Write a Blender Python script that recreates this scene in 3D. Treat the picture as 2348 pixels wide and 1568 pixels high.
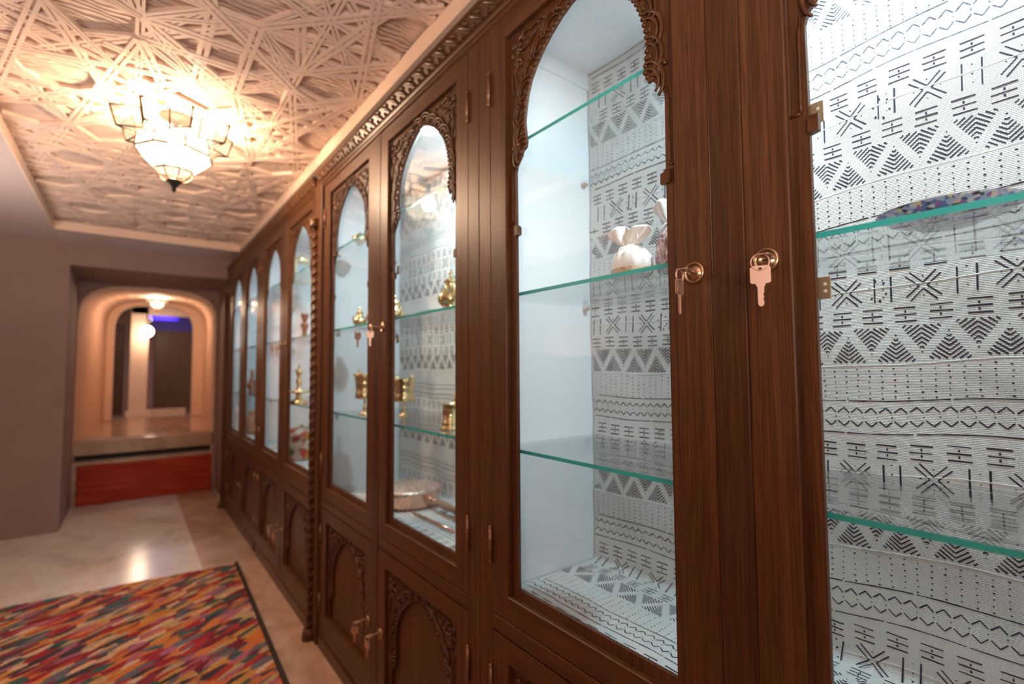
import bpy, math, random
from mathutils import Vector, Matrix, Euler, noise
R = math.radians
PI = math.pi
rnd = random.Random(7)
sc = bpy.context.scene
for o in list(bpy.data.objects): bpy.data.objects.remove(o, do_unlink=True)
col = sc.collection

# ------------------------------------------------------------------ camera, world, exposure
def look(yaw, pitch, roll):
    y, p, ro = R(yaw), R(pitch), R(roll)
    f = Vector((math.sin(y)*math.cos(p), math.cos(y)*math.cos(p), math.sin(p)))
    r = Vector((math.cos(y), -math.sin(y), 0)); u = r.cross(f)
    return r*math.cos(ro)+u*math.sin(ro), -r*math.sin(ro)+u*math.cos(ro), f
cam_d = bpy.data.cameras.new('camera'); cam = bpy.data.objects.new('camera', cam_d); col.objects.link(cam)
cr, cu, cf = look(38.102, 3.0833, -0.36406)
M = Matrix((cr, cu, -cf)).transposed().to_4x4(); M.translation = Vector((-0.68, 0, 1.2012))
cam.matrix_world = M
cam_d.sensor_width = 36; cam_d.lens = 36*1115.785/2348; cam_d.clip_start = 0.01; cam_d.clip_end = 60
cam_d.dof.use_dof = True; cam_d.dof.focus_distance = 0.80; cam_d.dof.aperture_fstop = 2.4
cam_d.dof.aperture_blades = 0
sc.camera = cam
sc.cycles.transparent_max_bounces = 48   # many panes and shelves stand one behind another
w = bpy.data.worlds.new('world'); sc.world = w; w.use_nodes = True
w.node_tree.nodes['Background'].inputs[0].default_value = (1.0, 0.82, 0.72, 1)
w.node_tree.nodes['Background'].inputs[1].default_value = 0.34
sc.view_settings.view_transform = 'Standard'; sc.view_settings.look = 'None'
sc.view_settings.gamma = 1; sc.view_settings.use_curve_mapping = False
sc.view_settings.exposure = 1.15

WARM = (1.0, 0.69, 0.45); COOL = (0.72, 0.90, 1.0)
def light(name, kind, loc, power, color, size=0.05, rot=(0, 0, 0), parent=None, size_y=None, spread=None):
    d = bpy.data.lights.new(name, kind); d.energy = power; d.color = color
    if kind == 'AREA':
        d.size = size
        if size_y: d.shape = 'RECTANGLE'; d.size_y = size_y
        else: d.shape = 'DISK'
        if spread: d.spread = spread
    else: d.shadow_soft_size = size
    o = bpy.data.objects.new(name, d); o.location = loc; o.rotation_euler = rot; col.objects.link(o)
    if parent: o.parent = parent
    return o
P_LAMP, P_LED = 60, 5.1
# fill light added behind the camera, turned up for bounce off the ceiling
light('fill_light_behind', 'AREA', (-1.2, -1.0, 1.3), 29, (1.0, 0.83, 0.73), 1.2, rot=(R(165), 0, 0))

light('fill_light_left', 'AREA', (-1.85, 3.0, 1.3), 10, (1.0, 0.84, 0.76), 1.0, rot=(PI, 0, 0))  # added out of view, facing up, to brighten the soffit and far wall
# ------------------------------------------------------------------ materials
def mat(name):
    m = bpy.data.materials.new(name); m.use_nodes = True
    nt = m.node_tree; b = nt.nodes['Principled BSDF']
    return m, nt, b
def nd(nt, t, **kw):
    n = nt.nodes.new(t)
    for k, v in kw.items():
        if hasattr(n, k): setattr(n, k, v)
    return n
def pos(nt, scale, rot=(0, 0, 0)):
    g = nd(nt, 'ShaderNodeNewGeometry'); mp = nd(nt, 'ShaderNodeMapping')
    nt.links.new(g.outputs['Position'], mp.inputs['Vector'])
    mp.inputs['Scale'].default_value = scale; mp.inputs['Rotation'].default_value = rot
    return mp.outputs['Vector']
def ramp(nt, fac, stops, interp='LINEAR'):
    r = nd(nt, 'ShaderNodeValToRGB'); r.color_ramp.interpolation = interp
    el = r.color_ramp.elements
    while len(el) < len(stops): el.new(0.5)
    for e, (p, c) in zip(el, stops): e.position = p; e.color = (*c, 1)
    nt.links.new(fac, r.inputs[0]); return r.outputs[0]
def bump(nt, b, h, strength, dist):
    bn = nd(nt, 'ShaderNodeBump'); bn.inputs['Strength'].default_value = strength; bn.inputs['Distance'].default_value = dist
    nt.links.new(h, bn.inputs['Height']); nt.links.new(bn.outputs[0], b.inputs['Normal'])
def nz(nt, vec, scale, detail=4, rough=.55, dist=0.0):
    n = nd(nt, 'ShaderNodeTexNoise'); n.inputs['Scale'].default_value = scale; n.inputs['Detail'].default_value = detail
    n.inputs['Roughness'].default_value = rough; n.inputs['Distortion'].default_value = dist
    nt.links.new(vec, n.inputs['Vector']); return n.outputs['Fac']
def simple(name, c, rough=.5, metal=0.0, **kw):
    m, nt, b = mat(name); b.inputs['Base Color'].default_value = (*c, 1)
    b.inputs['Roughness'].default_value = rough; b.inputs['Metallic'].default_value = metal
    for k, v in kw.items(): b.inputs[k].default_value = v
    return m
def wood(name, scale, dark=1.0):
    m, nt, b = mat(name)
    v = pos(nt, scale); f = nz(nt, v, 1.0, 5, .6, .6)
    v2 = pos(nt, tuple(s*.16 for s in scale)); f2 = nz(nt, v2, 1.0, 3, .5, 1.0)
    mx = nd(nt, 'ShaderNodeMath', operation='MULTIPLY_ADD'); nt.links.new(f2, mx.inputs[0]); mx.inputs[1].default_value = .55
    nt.links.new(f, mx.inputs[2])
    c = ramp(nt, mx.outputs[0], [(.50, tuple(x*dark for x in (.036, .0115, .0032))), (.76, tuple(x*dark for x in (.086, .031, .0088))), (1.0, tuple(x*dark for x in (.145, .060, .0185)))])
    nt.links.new(c, b.inputs['Base Color'])
    b.inputs['Roughness'].default_value = .38; b.inputs['Specular IOR Level'].default_value = .45
    bump(nt, b, f, .25, .0015)
    return m
WV = wood('dark_wood_vertical_grain', (420, 420, 9))
WVD = wood('dark_wood_post', (420, 420, 9), .72)
WH = wood('dark_wood_horizontal_grain', (420, 9, 420))
WC = wood('dark_wood_carved', (90, 90, 60), .9)
WI = simple('cabinet_inner_white', (.80, .83, .85), .55)
def plaster(name, c, c2, sc_=3.0, rough=.8, bs=.15):
    m, nt, b = mat(name); v = pos(nt, (1, 1, 1)); f = nz(nt, v, sc_, 4)
    nt.links.new(ramp(nt, f, [(.3, c), (.7, c2)]), b.inputs['Base Color']); b.inputs['Roughness'].default_value = rough
    bump(nt, b, nz(nt, v, 60, 3), bs, .002); return m
MW = plaster('mauve_wall_paint', (.27, .175, .15), (.30, .195, .165))
MS = plaster('mauve_soffit_paint', (.56, .46, .43), (.59, .485, .455))
MP = plaster('peach_plaster', (.62, .41, .30), (.68, .46, .345))
MT = plaster('cream_plaster', (.76, .56, .42), (.80, .60, .46), bs=.3)
# ceiling: carved plaster strapwork over a field of small raised leaves
MC1 = plaster('carved_plaster_strap', (.74, .56, .45), (.79, .61, .50), 5, .7, .2)
def field():
    m, nt, b = mat('carved_plaster_field'); v = pos(nt, (1, 1, 0))
    vo = nd(nt, 'ShaderNodeTexVoronoi'); vo.inputs['Scale'].default_value = 26; nt.links.new(v, vo.inputs['Vector'])
    wv = nd(nt, 'ShaderNodeTexWave', wave_type='RINGS'); wv.inputs['Scale'].default_value = 15; wv.inputs['Distortion'].default_value = 6
    wv.inputs['Detail'].default_value = 1.5; nt.links.new(v, wv.inputs['Vector'])
    mx = nd(nt, 'ShaderNodeMath', operation='ADD'); nt.links.new(vo.outputs['Distance'], mx.inputs[0]); nt.links.new(wv.outputs['Fac'], mx.inputs[1])
    nt.links.new(ramp(nt, mx.outputs[0], [(.2, (.44, .31, .235)), (.9, (.66, .49, .385))]), b.inputs['Base Color'])
    b.inputs['Roughness'].default_value = .75; bump(nt, b, mx.outputs[0], .6, .008); return m
MC2 = field()
def marble():
    m, nt, b = mat('polished_marble'); v = pos(nt, (1, 1, 1))
    f = nz(nt, v, 1.6, 8, .62, 1.2); f2 = nz(nt, v, 9, 5, .6, 2.0)
    mx = nd(nt, 'ShaderNodeMath', operation='MULTIPLY_ADD'); nt.links.new(f2, mx.inputs[0]); mx.inputs[1].default_value = .3; nt.links.new(f, mx.inputs[2])
    c = ramp(nt, mx.outputs[0], [(.42, (.44, .38, .34)), (.52, (.62, .54, .48)), (.66, (.76, .68, .61)), (.8, (.66, .54, .45)), (.95, (.80, .73, .66))])
    nt.links.new(c, b.inputs['Base Color']); b.inputs['Roughness'].default_value = .17
    return m
MF = marble()
def marble2():
    m, nt, b = mat('beige_marble'); v = pos(nt, (1, 1, 1)); f = nz(nt, v, 4, 7, .6, 1.4)
    nt.links.new(ramp(nt, f, [(.35, (.42, .27, .19)), (.6, (.55, .38, .28)), (.75, (.47, .31, .22))]), b.inputs['Base Color']); b.inputs['Roughness'].default_value = .16
    return m
MF2 = marble2()
MB_ = simple('bronzed_hinge', (.30, .17, .11), .42, .7)
MBR = simple('polished_brass', (.90, .72, .38), .18, 1.0)
MCU = simple('polished_copper', (.86, .47, .34), .2, 1.0)
MNI = simple('nickel_metal', (.70, .50, .39), .34, .75)
MNB = simple('aged_brass_lock', (.50, .36, .23), .28, 1.0)
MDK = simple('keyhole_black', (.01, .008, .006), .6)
MFR = simple('lamp_frame_brass', (.10, .045, .018), .5, .5)
MSW = simple('turned_handle_wood', (.30, .19, .12), .5)
MPL = simple('catch_plate_tan', (.42, .33, .20), .45, .6)
MWHT = simple('screw_white', (.85, .85, .8), .4)
def mix_glass(name, tint, ior, trans_tint=None, refl=1.0, rough=0.0):
    m = bpy.data.materials.new(name); m.use_nodes = True; nt = m.node_tree; nt.nodes.clear()
    out = nd(nt, 'ShaderNodeOutputMaterial'); mx = nd(nt, 'ShaderNodeMixShader'); fr = nd(nt, 'ShaderNodeFresnel')
    # the Fresnel node inverts the index on back faces; undo that so both faces of a thin pane reflect alike
    gg = nd(nt, 'ShaderNodeNewGeometry'); mi = nd(nt, 'ShaderNodeMix', data_type='FLOAT'); mi.inputs[2].default_value = ior; mi.inputs[3].default_value = 1/ior
    nt.links.new(gg.outputs['Backfacing'], mi.inputs[0]); nt.links.new(mi.outputs[0], fr.inputs[0])
    mu = nd(nt, 'ShaderNodeMath', operation='MULTIPLY'); mu.inputs[1].default_value = refl
    tr = nd(nt, 'ShaderNodeBsdfTransparent'); tr.inputs[0].default_value = (*tint, 1); gl = nd(nt, 'ShaderNodeBsdfGlossy'); gl.inputs['Roughness'].default_value = rough
    nt.links.new(fr.outputs[0], mu.inputs[0]); nt.links.new(mu.outputs[0], mx.inputs[0]); nt.links.new(tr.outputs[0], mx.inputs[1]); nt.links.new(gl.outputs[0], mx.inputs[2]); nt.links.new(mx.outputs[0], out.inputs[0])
    return m
MG = mix_glass('door_pane_glass', (.985, .995, .99), 1.5, refl=1.0)
MGS = mix_glass('shelf_glass', (.955, .985, .99), 1.5, refl=1.1)
MGE = simple('shelf_glass_green_edge', (.04, .56, .55), .2, 0, **{'Emission Strength': 0.0})
MGE.node_tree.nodes['Principled BSDF'].inputs['Subsurface Weight'].default_value = .0
MLED = bpy.data.materials.new('led_white'); MLED.use_nodes = True
_b = MLED.node_tree.nodes['Principled BSDF']; _b.inputs['Emission Color'].default_value = (*COOL, 1); _b.inputs['Emission Strength'].default_value = 14
def glow(name, c, em, tr):
    m = bpy.data.materials.new(name); m.use_nodes = True; nt = m.node_tree; nt.nodes.clear()
    out = nd(nt, 'ShaderNodeOutputMaterial'); mx = nd(nt, 'ShaderNodeMixShader'); mx.inputs[0].default_value = 1-tr
    t = nd(nt, 'ShaderNodeBsdfTransparent'); e = nd(nt, 'ShaderNodeEmission'); e.inputs[0].default_value = (*c, 1); e.inputs[1].default_value = em
    nt.links.new(t.outputs[0], mx.inputs[1]); nt.links.new(e.outputs[0], mx.inputs[2]); nt.links.new(mx.outputs[0], out.inputs[0]); return m
MLG = glow('lamp_glass_lit', (1.0, .78, .50), .55, .5)
MLG2 = glow('lamp_glass_bowl_lit', (1.0, .86, .62), 1.6, .45)
MLG3 = glow('lamp_glass_tip_lit', (1.0, .66, .38), .35, .55)
MLB = glow('lamp_bulb_lit', (1.0, .86, .66), 10, 0.0)
def cloth():
    m, nt, b = mat('woven_cotton_off_white')
    v = pos(nt, (1, 1, 1)); s = []
    for ax, fr in (('Y', 2900), ('Z', 2300), ('X', 2300)):
        g = nd(nt, 'ShaderNodeSeparateXYZ'); nt.links.new(v, g.inputs[0])
        m1 = nd(nt, 'ShaderNodeMath', operation='MULTIPLY'); nt.links.new(g.outputs[ax], m1.inputs[0]); m1.inputs[1].default_value = fr
        m2 = nd(nt, 'ShaderNodeMath', operation='SINE'); nt.links.new(m1.outputs[0], m2.inputs[0]); s.append(m2.outputs[0])
    a = nd(nt, 'ShaderNodeMath', operation='ADD'); nt.links.new(s[0], a.inputs[0]); nt.links.new(s[1], a.inputs[1])
    a2 = nd(nt, 'ShaderNodeMath', operation='ADD'); nt.links.new(a.outputs[0], a2.inputs[0]); nt.links.new(s[2], a2.inputs[1])
    n = nz(nt, v, 260, 3, .7); a3 = nd(nt, 'ShaderNodeMath', operation='MULTIPLY_ADD'); nt.links.new(n, a3.inputs[0]); a3.inputs[1].default_value = 2.5; nt.links.new(a2.outputs[0], a3.inputs[2])
    nt.links.new(ramp(nt, nz(nt, v, 5, 3), [(.3, (.70, .69, .655)), (.7, (.78, .775, .745))]), b.inputs['Base Color'])
    b.inputs['Roughness'].default_value = .9; bump(nt, b, a3.outputs[0], .5, .0006); return m
MCL = cloth()
MIN = simple('indigo_black_dye', (.014, .018, .042), .9)
def rugmat():
    m, nt, b = mat('multicolour_woven_wool')
    g = nd(nt, 'ShaderNodeNewGeometry'); mp = nd(nt, 'ShaderNodeMapping'); mp.vector_type = 'TEXTURE'
    wob = nz(nt, g.outputs['Position'], 9, 2)
    mp.inputs['Rotation'].default_value = (0, 0, R(32)); mp.inputs['Scale'].default_value = (.082, .027, 1)
    av = nd(nt, 'ShaderNodeVectorMath', operation='MULTIPLY_ADD'); nt.links.new(wob, av.inputs[0]); av.inputs[1].default_value = (.05, .05, 0); nt.links.new(g.outputs['Position'], av.inputs[2])
    nt.links.new(av.outputs[0], mp.inputs['Vector'])
    vo = nd(nt, 'ShaderNodeTexVoronoi'); vo.inputs['Scale'].default_value = 1; vo.inputs['Randomness'].default_value = .85; nt.links.new(mp.outputs[0], vo.inputs['Vector'])
    sx = nd(nt, 'ShaderNodeSeparateColor'); nt.links.new(vo.outputs['Color'], sx.inputs[0])
    cols = [(.30, .012, .018), (.045, .035, .04), (.58, .17, .03), (.16, .010, .022), (.60, .38, .24), (.46, .15, .03), (.38, .03, .02), (.035, .10, .085), (.52, .24, .05), (.36, .11, .17), (.13, .12, .14), (.55, .15, .045), (.44, .30, .15), (.22, .02, .03)]
    c = ramp(nt, sx.outputs[0], [(i/len(cols), k) for i, k in enumerate(cols)], 'CONSTANT')
    f = nz(nt, mp.outputs[0], 9, 2, .7)
    mx = nd(nt, 'ShaderNodeMix', data_type='RGBA'); mx.blend_type = 'MULTIPLY'; mx.inputs[0].default_value = .75
    nt.links.new(c, mx.inputs[6]); nt.links.new(ramp(nt, f, [(.35, (.5, .47, .46)), (.6, (1.7, 1.65, 1.6))]), mx.inputs[7])
    nt.links.new(mx.outputs[2], b.inputs['Base Color']); b.inputs['Roughness'].default_value = .95
    bump(nt, b, f, .8, .008); return m
MRG = rugmat()
MRE = simple('rug_binding_dark', (.035, .022, .016), .95)
def redrug():
    m, nt, b = mat('red_striped_wool'); v = pos(nt, (2.2, 6, 34)); f = nz(nt, v, 1, 4, .65)
    nt.links.new(ramp(nt, f, [(.3, (.20, .010, .006)), (.5, (.38, .030, .012)), (.66, (.46, .065, .018)), (.8, (.33, .014, .010))]), b.inputs['Base Color'])
    b.inputs['Roughness'].default_value = .9; bump(nt, b, f, .4, .006); return m
MRR = redrug()

# ------------------------------------------------------------------ mesh helper
class MB:
    def __init__(s): s.v = []; s.f = []; s.m = []; s.sm = []
    def add(s, vs, fs, m=0, smooth=False):
        b = len(s.v); s.v += [tuple(x) for x in vs]
        for f in fs: s.f.append([b+i for i in f]); s.m.append(m); s.sm.append(smooth)
    def box(s, x0, x1, y0, y1, z0, z1, m=0):
        vs = [(x, y, z) for x in (x0, x1) for y in (y0, y1) for z in (z0, z1)]
        s.add(vs, [(0, 1, 3, 2), (4, 6, 7, 5), (0, 4, 5, 1), (2, 3, 7, 6), (0, 2, 6, 4), (1, 5, 7, 3)], m)
    def bar(s, a, b, wd, h, up=(0, 0, 1), m=0):
        a, b, up = Vector(a), Vector(b), Vector(up); d = (b-a).normalized(); r = d.cross(up).normalized()*wd/2; u = up*h/2
        vs = [a-r-u, a+r-u, a+r+u, a-r+u, b-r-u, b+r-u, b+r+u, b-r+u]
        s.add(vs, [(0, 1, 2, 3), (7, 6, 5, 4), (0, 4, 5, 1), (1, 5, 6, 2), (2, 6, 7, 3), (3, 7, 4, 0)], m)
    def tube(s, pts, r, n=8, m=0, closed=False, caps=True):
        pts = [Vector(p) for p in pts]; N = len(pts); b = len(s.v); pr = None
        for i, p in enumerate(pts):
            d = (pts[(i+1) % N]-pts[i-1]) if closed else (pts[min(i+1, N-1)]-pts[max(i-1, 0)])
            d.normalize()
            if pr is None: pr = d.orthogonal().normalized()
            pr = (pr-d*pr.dot(d)); pr = pr.normalized() if pr.length > 1e-6 else d.orthogonal().normalized()
            q = d.cross(pr); rr = r[i] if isinstance(r, (list, tuple)) else r
            for k in range(n):
                a = 2*PI*k/n; s.v.append(tuple(p+(pr*math.cos(a)+q*math.sin(a))*rr))
        L = N if closed else N-1
        for i in range(L):
            for k in range(n):
                s.f.append([b+i*n+k, b+i*n+(k+1) % n, b+((i+1) % N)*n+(k+1) % n, b+((i+1) % N)*n+k]); s.m.append(m); s.sm.append(True)
        if caps and not closed:
            s.f.append([b+k for k in range(n)][::-1]); s.m.append(m); s.sm.append(False)
            s.f.append([b+(N-1)*n+k for k in range(n)]); s.m.append(m); s.sm.append(False)
    def lathe(s, prof, c=(0, 0, 0), n=24, m=0, axis='z', smooth=True):
        b = len(s.v); c = Vector(c)
        for r, h in prof:
            for k in range(n):
                a = 2*PI*k/n; x, y = r*math.cos(a), r*math.sin(a)
                v = {'z': (x, y, h), 'x': (h, x, y), 'y': (x, h, y)}[axis]; s.v.append(tuple(c+Vector(v)))
        for i in range(len(prof)-1):
            for k in range(n):
                s.f.append([b+i*n+k, b+i*n+(k+1) % n, b+(i+1)*n+(k+1) % n, b+(i+1)*n+k]); s.m.append(m); s.sm.append(smooth)
        if prof[0][0] > 1e-5: s.f.append([b+k for k in range(n)][::-1]); s.m.append(m); s.sm.append(False)
        if prof[-1][0] > 1e-5: s.f.append([b+(len(prof)-1)*n+k for k in range(n)]); s.m.append(m); s.sm.append(False)
    def ball(s, c, r, m=0, n=8, sq=(1, 1, 1)):
        prof = [(math.sin(PI*i/6), -math.cos(PI*i/6)) for i in range(7)]
        b = len(s.v); c = Vector(c)
        for rr, h in prof:
            for k in range(n):
                a = 2*PI*k/n; s.v.append(tuple(c+Vector((rr*math.cos(a)*r*sq[0], rr*math.sin(a)*r*sq[1], h*r*sq[2]))))
        for i in range(6):
            for k in range(n):
                s.f.append([b+i*n+k, b+i*n+(k+1) % n, b+(i+1)*n+(k+1) % n, b+(i+1)*n+k]); s.m.append(m); s.sm.append(True)
    def build(s, name, mats, parent=None, org=(0, 0, 0), bevel=0, kind=None, label=None):
        me = bpy.data.meshes.new(name); o_ = Vector(org)
        me.from_pydata([tuple(Vector(v)-o_) for v in s.v], [], s.f); me.update()
        for mm in (mats if isinstance(mats, (list, tuple)) else [mats]): me.materials.append(mm)
        me.polygons.foreach_set('material_index', s.m); me.polygons.foreach_set('use_smooth', s.sm)
        me.validate(clean_customdata=False); me.update()
        o = bpy.data.objects.new(name, me); col.objects.link(o)
        if parent: o.parent = parent
        else: o.location = o_
        if bevel:
            bm = o.modifiers.new('bevel', 'BEVEL'); bm.width = bevel; bm.segments = 2; bm.limit_method = 'ANGLE'; bm.angle_limit = R(40)
        if kind: o['kind'] = kind
        if label: o['label'] = label
        return o
def thing(name, loc, label, cat, group=None, rz=0):
    o = bpy.data.objects.new(name, None); o.empty_display_size = .05; o.location = loc; o.rotation_euler = (0, 0, rz); col.objects.link(o)
    o['label'] = label; o['category'] = cat
    if group: o['group'] = group
    return o
def tag(o, label, cat, group=None):
    o['label'] = label; o['category'] = cat
    if group: o['group'] = group
    return o
def copy_tree(o, parent=None):
    c = o.copy(); col.objects.link(c); c.parent = parent
    for ch in list(o.children): copy_tree(ch, c)
    return c

# ------------------------------------------------------------------ the room
b = MB(); b.box(-2.3, .6, -2.6, 5.98, -.1, 0); b.build('floor', MF, kind='structure')
b = MB(); b.box(-.30, .012, 3.47, 5.8, .0, .002); b.box(-.23, .012, -2.6, 3.47, .0, .002); b.build('trim_1', MF2, kind='structure')
b = MB(); b.box(-2.4, -2.3, -2.6, 5.1, 0, 2.19); b.build('wall_left', MW, kind='structure')
b = MB(); b.box(-2.3, .6, -2.7, -2.6, 0, 2.3); b.build('wall_back', MW, kind='structure')
b = MB(); b.box(.45, .6, -2.6, 5.1, 0, 2.3); b.build('wall_right', MW, kind='structure')
# far wall with its square-headed opening
b = MB(); b.box(-2.3, -1.067, 5.02, 5.8, 0, 2.19); b.box(-1.067, .6, 5.02, 5.8, 2.02, 2.3); b.box(.03, .6, 5.1, 5.8, 0, 2.02)
b.box(-2.3, .6, 5.02, 5.8, 2.19, 2.3)
b.build('wall_far', MW, kind='structure')
# arch wall and tunnel
def arch(xl, xr, zs, zt, n=14):
    rx = (xr-xl)*.5; pts = [(xl, 0.0), (xl, zs)]
    for i in range(1, n):
        a = PI-PI*i/n; c, s_ = math.cos(a), math.sin(a)
        e = .62
        pts.append(((xl+xr)/2+rx*math.copysign(abs(c)**e, c), zs+(zt-zs)*abs(s_)**e))
    return pts+[(xr, zs), (xr, 0.0)]
A1 = arch(-1.062, .012, 1.66, 2.005); A2 = arch(-.925, .125, 1.70, 2.10)
def arch_wall(name, prof, y0, y1, xl, xr, zt, z0, m):
    b = MB(); n = len(prof); outer = []
    for (x, z) in prof:
        t = (x-prof[0][0])/(prof[-1][0]-prof[0][0])
        outer.append((xl if t <= 0 and z < 1.67 else xr if t >= 1 and z < 1.71 else xl+(xr-xl)*t, z if (t <= 0 or t >= 1) and z < 1 else (z if t <= 0 or t >= 1 else zt)))
    for i in range(n-1):
        (x0, z0_), (x1, z1_) = prof[i], prof[i+1]; (u0, w0), (u1, w1) = outer[i], outer[i+1]
        z0_, z1_, w0, w1 = max(z0_, z0), max(z1_, z0), max(w0, z0), max(w1, z0)
        for y, fl in ((y0, 0), (y1, 1)):
            f = [(x0, y, z0_), (x1, y, z1_), (u1, y, w1), (u0, y, w0)]
            b.add(f, [(0, 1, 2, 3) if not fl else (3, 2, 1, 0)])
        b.add([(x0, y0, z0_), (x1, y0, z1_), (x1, y1, z1_), (x0, y1, z0_)], [(0, 3, 2, 1)])
    b.build(name, m, kind='structure')
arch_wall('wall_arch', A1, 5.8, 5.86, -2.3, .6, 2.3, 0, MW)
b = MB(); n = len(A1)
secs = [(5.86, A1), (8.0, A2)]
pp = [[(x, y, max(z, .0)) for (x, z) in A] for y, A in secs]
for i in range(n-1):
    b.add([pp[0][i], pp[0][i+1], pp[1][i+1], pp[1][i]], [(0, 1, 2, 3)], 0, True)
b.build('wall_tunnel', MP, kind='structure')
A3 = arch(-.85, .0, 1.66, 2.06)
def ring(name, Ain, Aout, y0, y1, z0, m):
    b = MB()
    for i in range(len(Ain)-1):
        a0, a1, c0, c1 = Ain[i], Ain[i+1], Aout[i], Aout[i+1]
        a0, a1, c0, c1 = [(q[0], max(q[1], z0)) for q in (a0, a1, c0, c1)]
        b.add([(a0[0], y0, a0[1]), (a1[0], y0, a1[1]), (c1[0], y0, c1[1]), (c0[0], y0, c0[1])], [(0, 1, 2, 3)])
        b.add([(a0[0], y0, a0[1]), (a1[0], y0, a1[1]), (a1[0], y1, a1[1]), (a0[0], y1, a0[1])], [(0, 3, 2, 1)])
    return b.build(name, m, kind='structure')
ring('trim_2', A3, A2, 7.93, 8.15, .58, MT)
ring('trim_3', [(x*.985-.012, z-.03) for x, z in A1], [(x, z) for x, z in A1], 5.9, 5.98, .0, MT)
# steps up to the far passage
b = MB(); b.box(-1.09, .06, 5.845, 6.3, 0, .385); b.build('step_1', MF2, kind='structure')
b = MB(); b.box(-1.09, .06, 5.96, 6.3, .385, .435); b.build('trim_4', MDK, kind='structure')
b = MB(); b.box(-1.06, .03, 5.90, 6.35, .432, .565); b.box(-1.09, .18, 6.0, 8.16, .50, .575); b.build('step_2', MF2, kind='structure', bevel=.006)
# the room past the passage
b = MB(); b.box(-2.6, 1.6, 8.16, 12.2, .40, .50); b.build('floor_far_room', MF2, kind='structure')
b = MB(); b.box(-2.6, 1.6, 12.1, 12.2, .5, 2.7); b.box(-2.7, -2.6, 8.1, 12.2, .5, 2.7); b.box(1.6, 1.7, 8.1, 12.2, .5, 2.7); b.build('wall_far_room', MP, kind='structure')
b = MB(); b.box(-2.6, 1.6, 8.1, 12.2, 2.55, 2.65); b.build('ceiling_far_room', MS, kind='structure')
b = MB(); b.box(-.69, -.47, 9.2, 9.4, .58, 2.2); b.box(-.72, -.40, 9.15, 9.45, .5, .60); b.box(-.69, 1.0, 9.2, 9.4, 2.05, 2.2); b.build('trim_5', MP, kind='structure', bevel=.01)
b = MB(); b.box(-.40, .02, 9.15, 9.30, .50, .62); b.build('trim_6', MF2, kind='structure')
# ceiling: soffit, recess and carved field
b = MB()
Z0, Z1 = 2.19, 2.24
b.box(-2.3, -1.13, -2.6, 5.02, Z0, 2.3); b.box(-1.13, .6, 4.58, 5.02, Z0, 2.3); b.box(.035, .6, -2.6, 4.58, Z0, 2.3)
b.build('ceiling_soffit', MS, kind='structure')
b = MB(); b.box(-1.13, -1.122, -2.6, 4.58, Z0-.002, Z1+.01); b.box(-1.13, .035, 4.572, 4.58, Z0-.002, Z1+.01); b.box(.012, .035, -2.6, 4.572, Z0-.002, Z1+.01)
b.build('trim_7', MT, kind='structure')
b = MB(); b.box(-1.14, .04, -2.6, 4.59, Z1+.018, 2.3, 0)
L = .90; ox, oy = -.01, 1.375
def clip(a, c):
    x0, x1, y0, y1 = -1.122, .012, -2.6, 4.57; t0, t1 = 0.0, 1.0; dx, dy = c[0]-a[0], c[1]-a[1]
    for p, q in ((-dx, a[0]-x0), (dx, x1-a[0]), (-dy, a[1]-y0), (dy, y1-a[1])):
        if abs(p) < 1e-9:
            if q < 0: return None
        else:
            t = q/p
            if p < 0: t0 = max(t0, t)
            else: t1 = min(t1, t)
    return None if t0 >= t1 else ((a[0]+dx*t0, a[1]+dy*t0), (a[0]+dx*t1, a[1]+dy*t1))
def strap(a, c, ww=1.0):
    r = clip(a, c)
    if not r: return
    a, c = Vector((*r[0], Z1)), Vector((*r[1], Z1)); d = (c-a)
    if d.length < .01: return
    jz = rnd.uniform(-.0025, .0025)
    n_ = Vector((-d.y, d.x, 0)).normalized()
    for s_ in (-1, 1):
        b.bar(a+n_*s_*.0105*ww+Vector((0, 0, .012+jz)), c+n_*s_*.0105*ww+Vector((0, 0, .012+jz)), .0135*ww, .015, m=1)
    b.bar(a+Vector((0, 0, .017+jz)), c+Vector((0, 0, .017+jz)), .030*ww, .010, m=1)
for ix in range(-2, 2):
    for iy in range(-5, 5):
        cx, cy = ox+ix*L, oy+iy*L
        mids = [(cx+L/2*math.cos(R(30*k)), cy+L/2*math.sin(R(30*k))) for k in range(12)]
        for k in range(12):
            strap(mids[k], mids[(k+5) % 12], .85); strap(mids[k], mids[(k+4) % 12], .6)
            q0, q1 = mids[k], mids[(k+3) % 12]
            if k % 2: continue
            strap(q0, (q0[0]+(q1[0]-q0[0])*.42, q0[1]+(q1[1]-q0[1])*.42)); strap(q1, (q1[0]+(q0[0]-q1[0])*.42, q1[1]+(q0[1]-q1[1])*.42))
        # the eight-sided gap between four stars
        gx, gy = cx+L/2, cy+L/2; gm = []
        for (sx, sy, a0) in ((-1, -1, 30), (-1, -1, 60), (1, -1, 120), (1, -1, 150), (1, 1, 210), (1, 1, 240), (-1, 1, 300), (-1, 1, 330)):
            ccx, ccy = gx+sx*L/2, gy+sy*L/2; gm.append((ccx+L/2*math.cos(R(a0)), ccy+L/2*math.sin(R(a0))))
        gm.sort(key=lambda q: math.atan2(q[1]-gy, q[0]-gx))
        for k in range(8): strap(gm[k], gm[(k+3) % 8])
        for k in range(8): strap(gm[k], gm[(k+1) % 8], .7); strap(gm[k], gm[(k+2) % 8], .6)
b.build('ceiling', [MC2, MC1], kind='structure')

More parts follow.
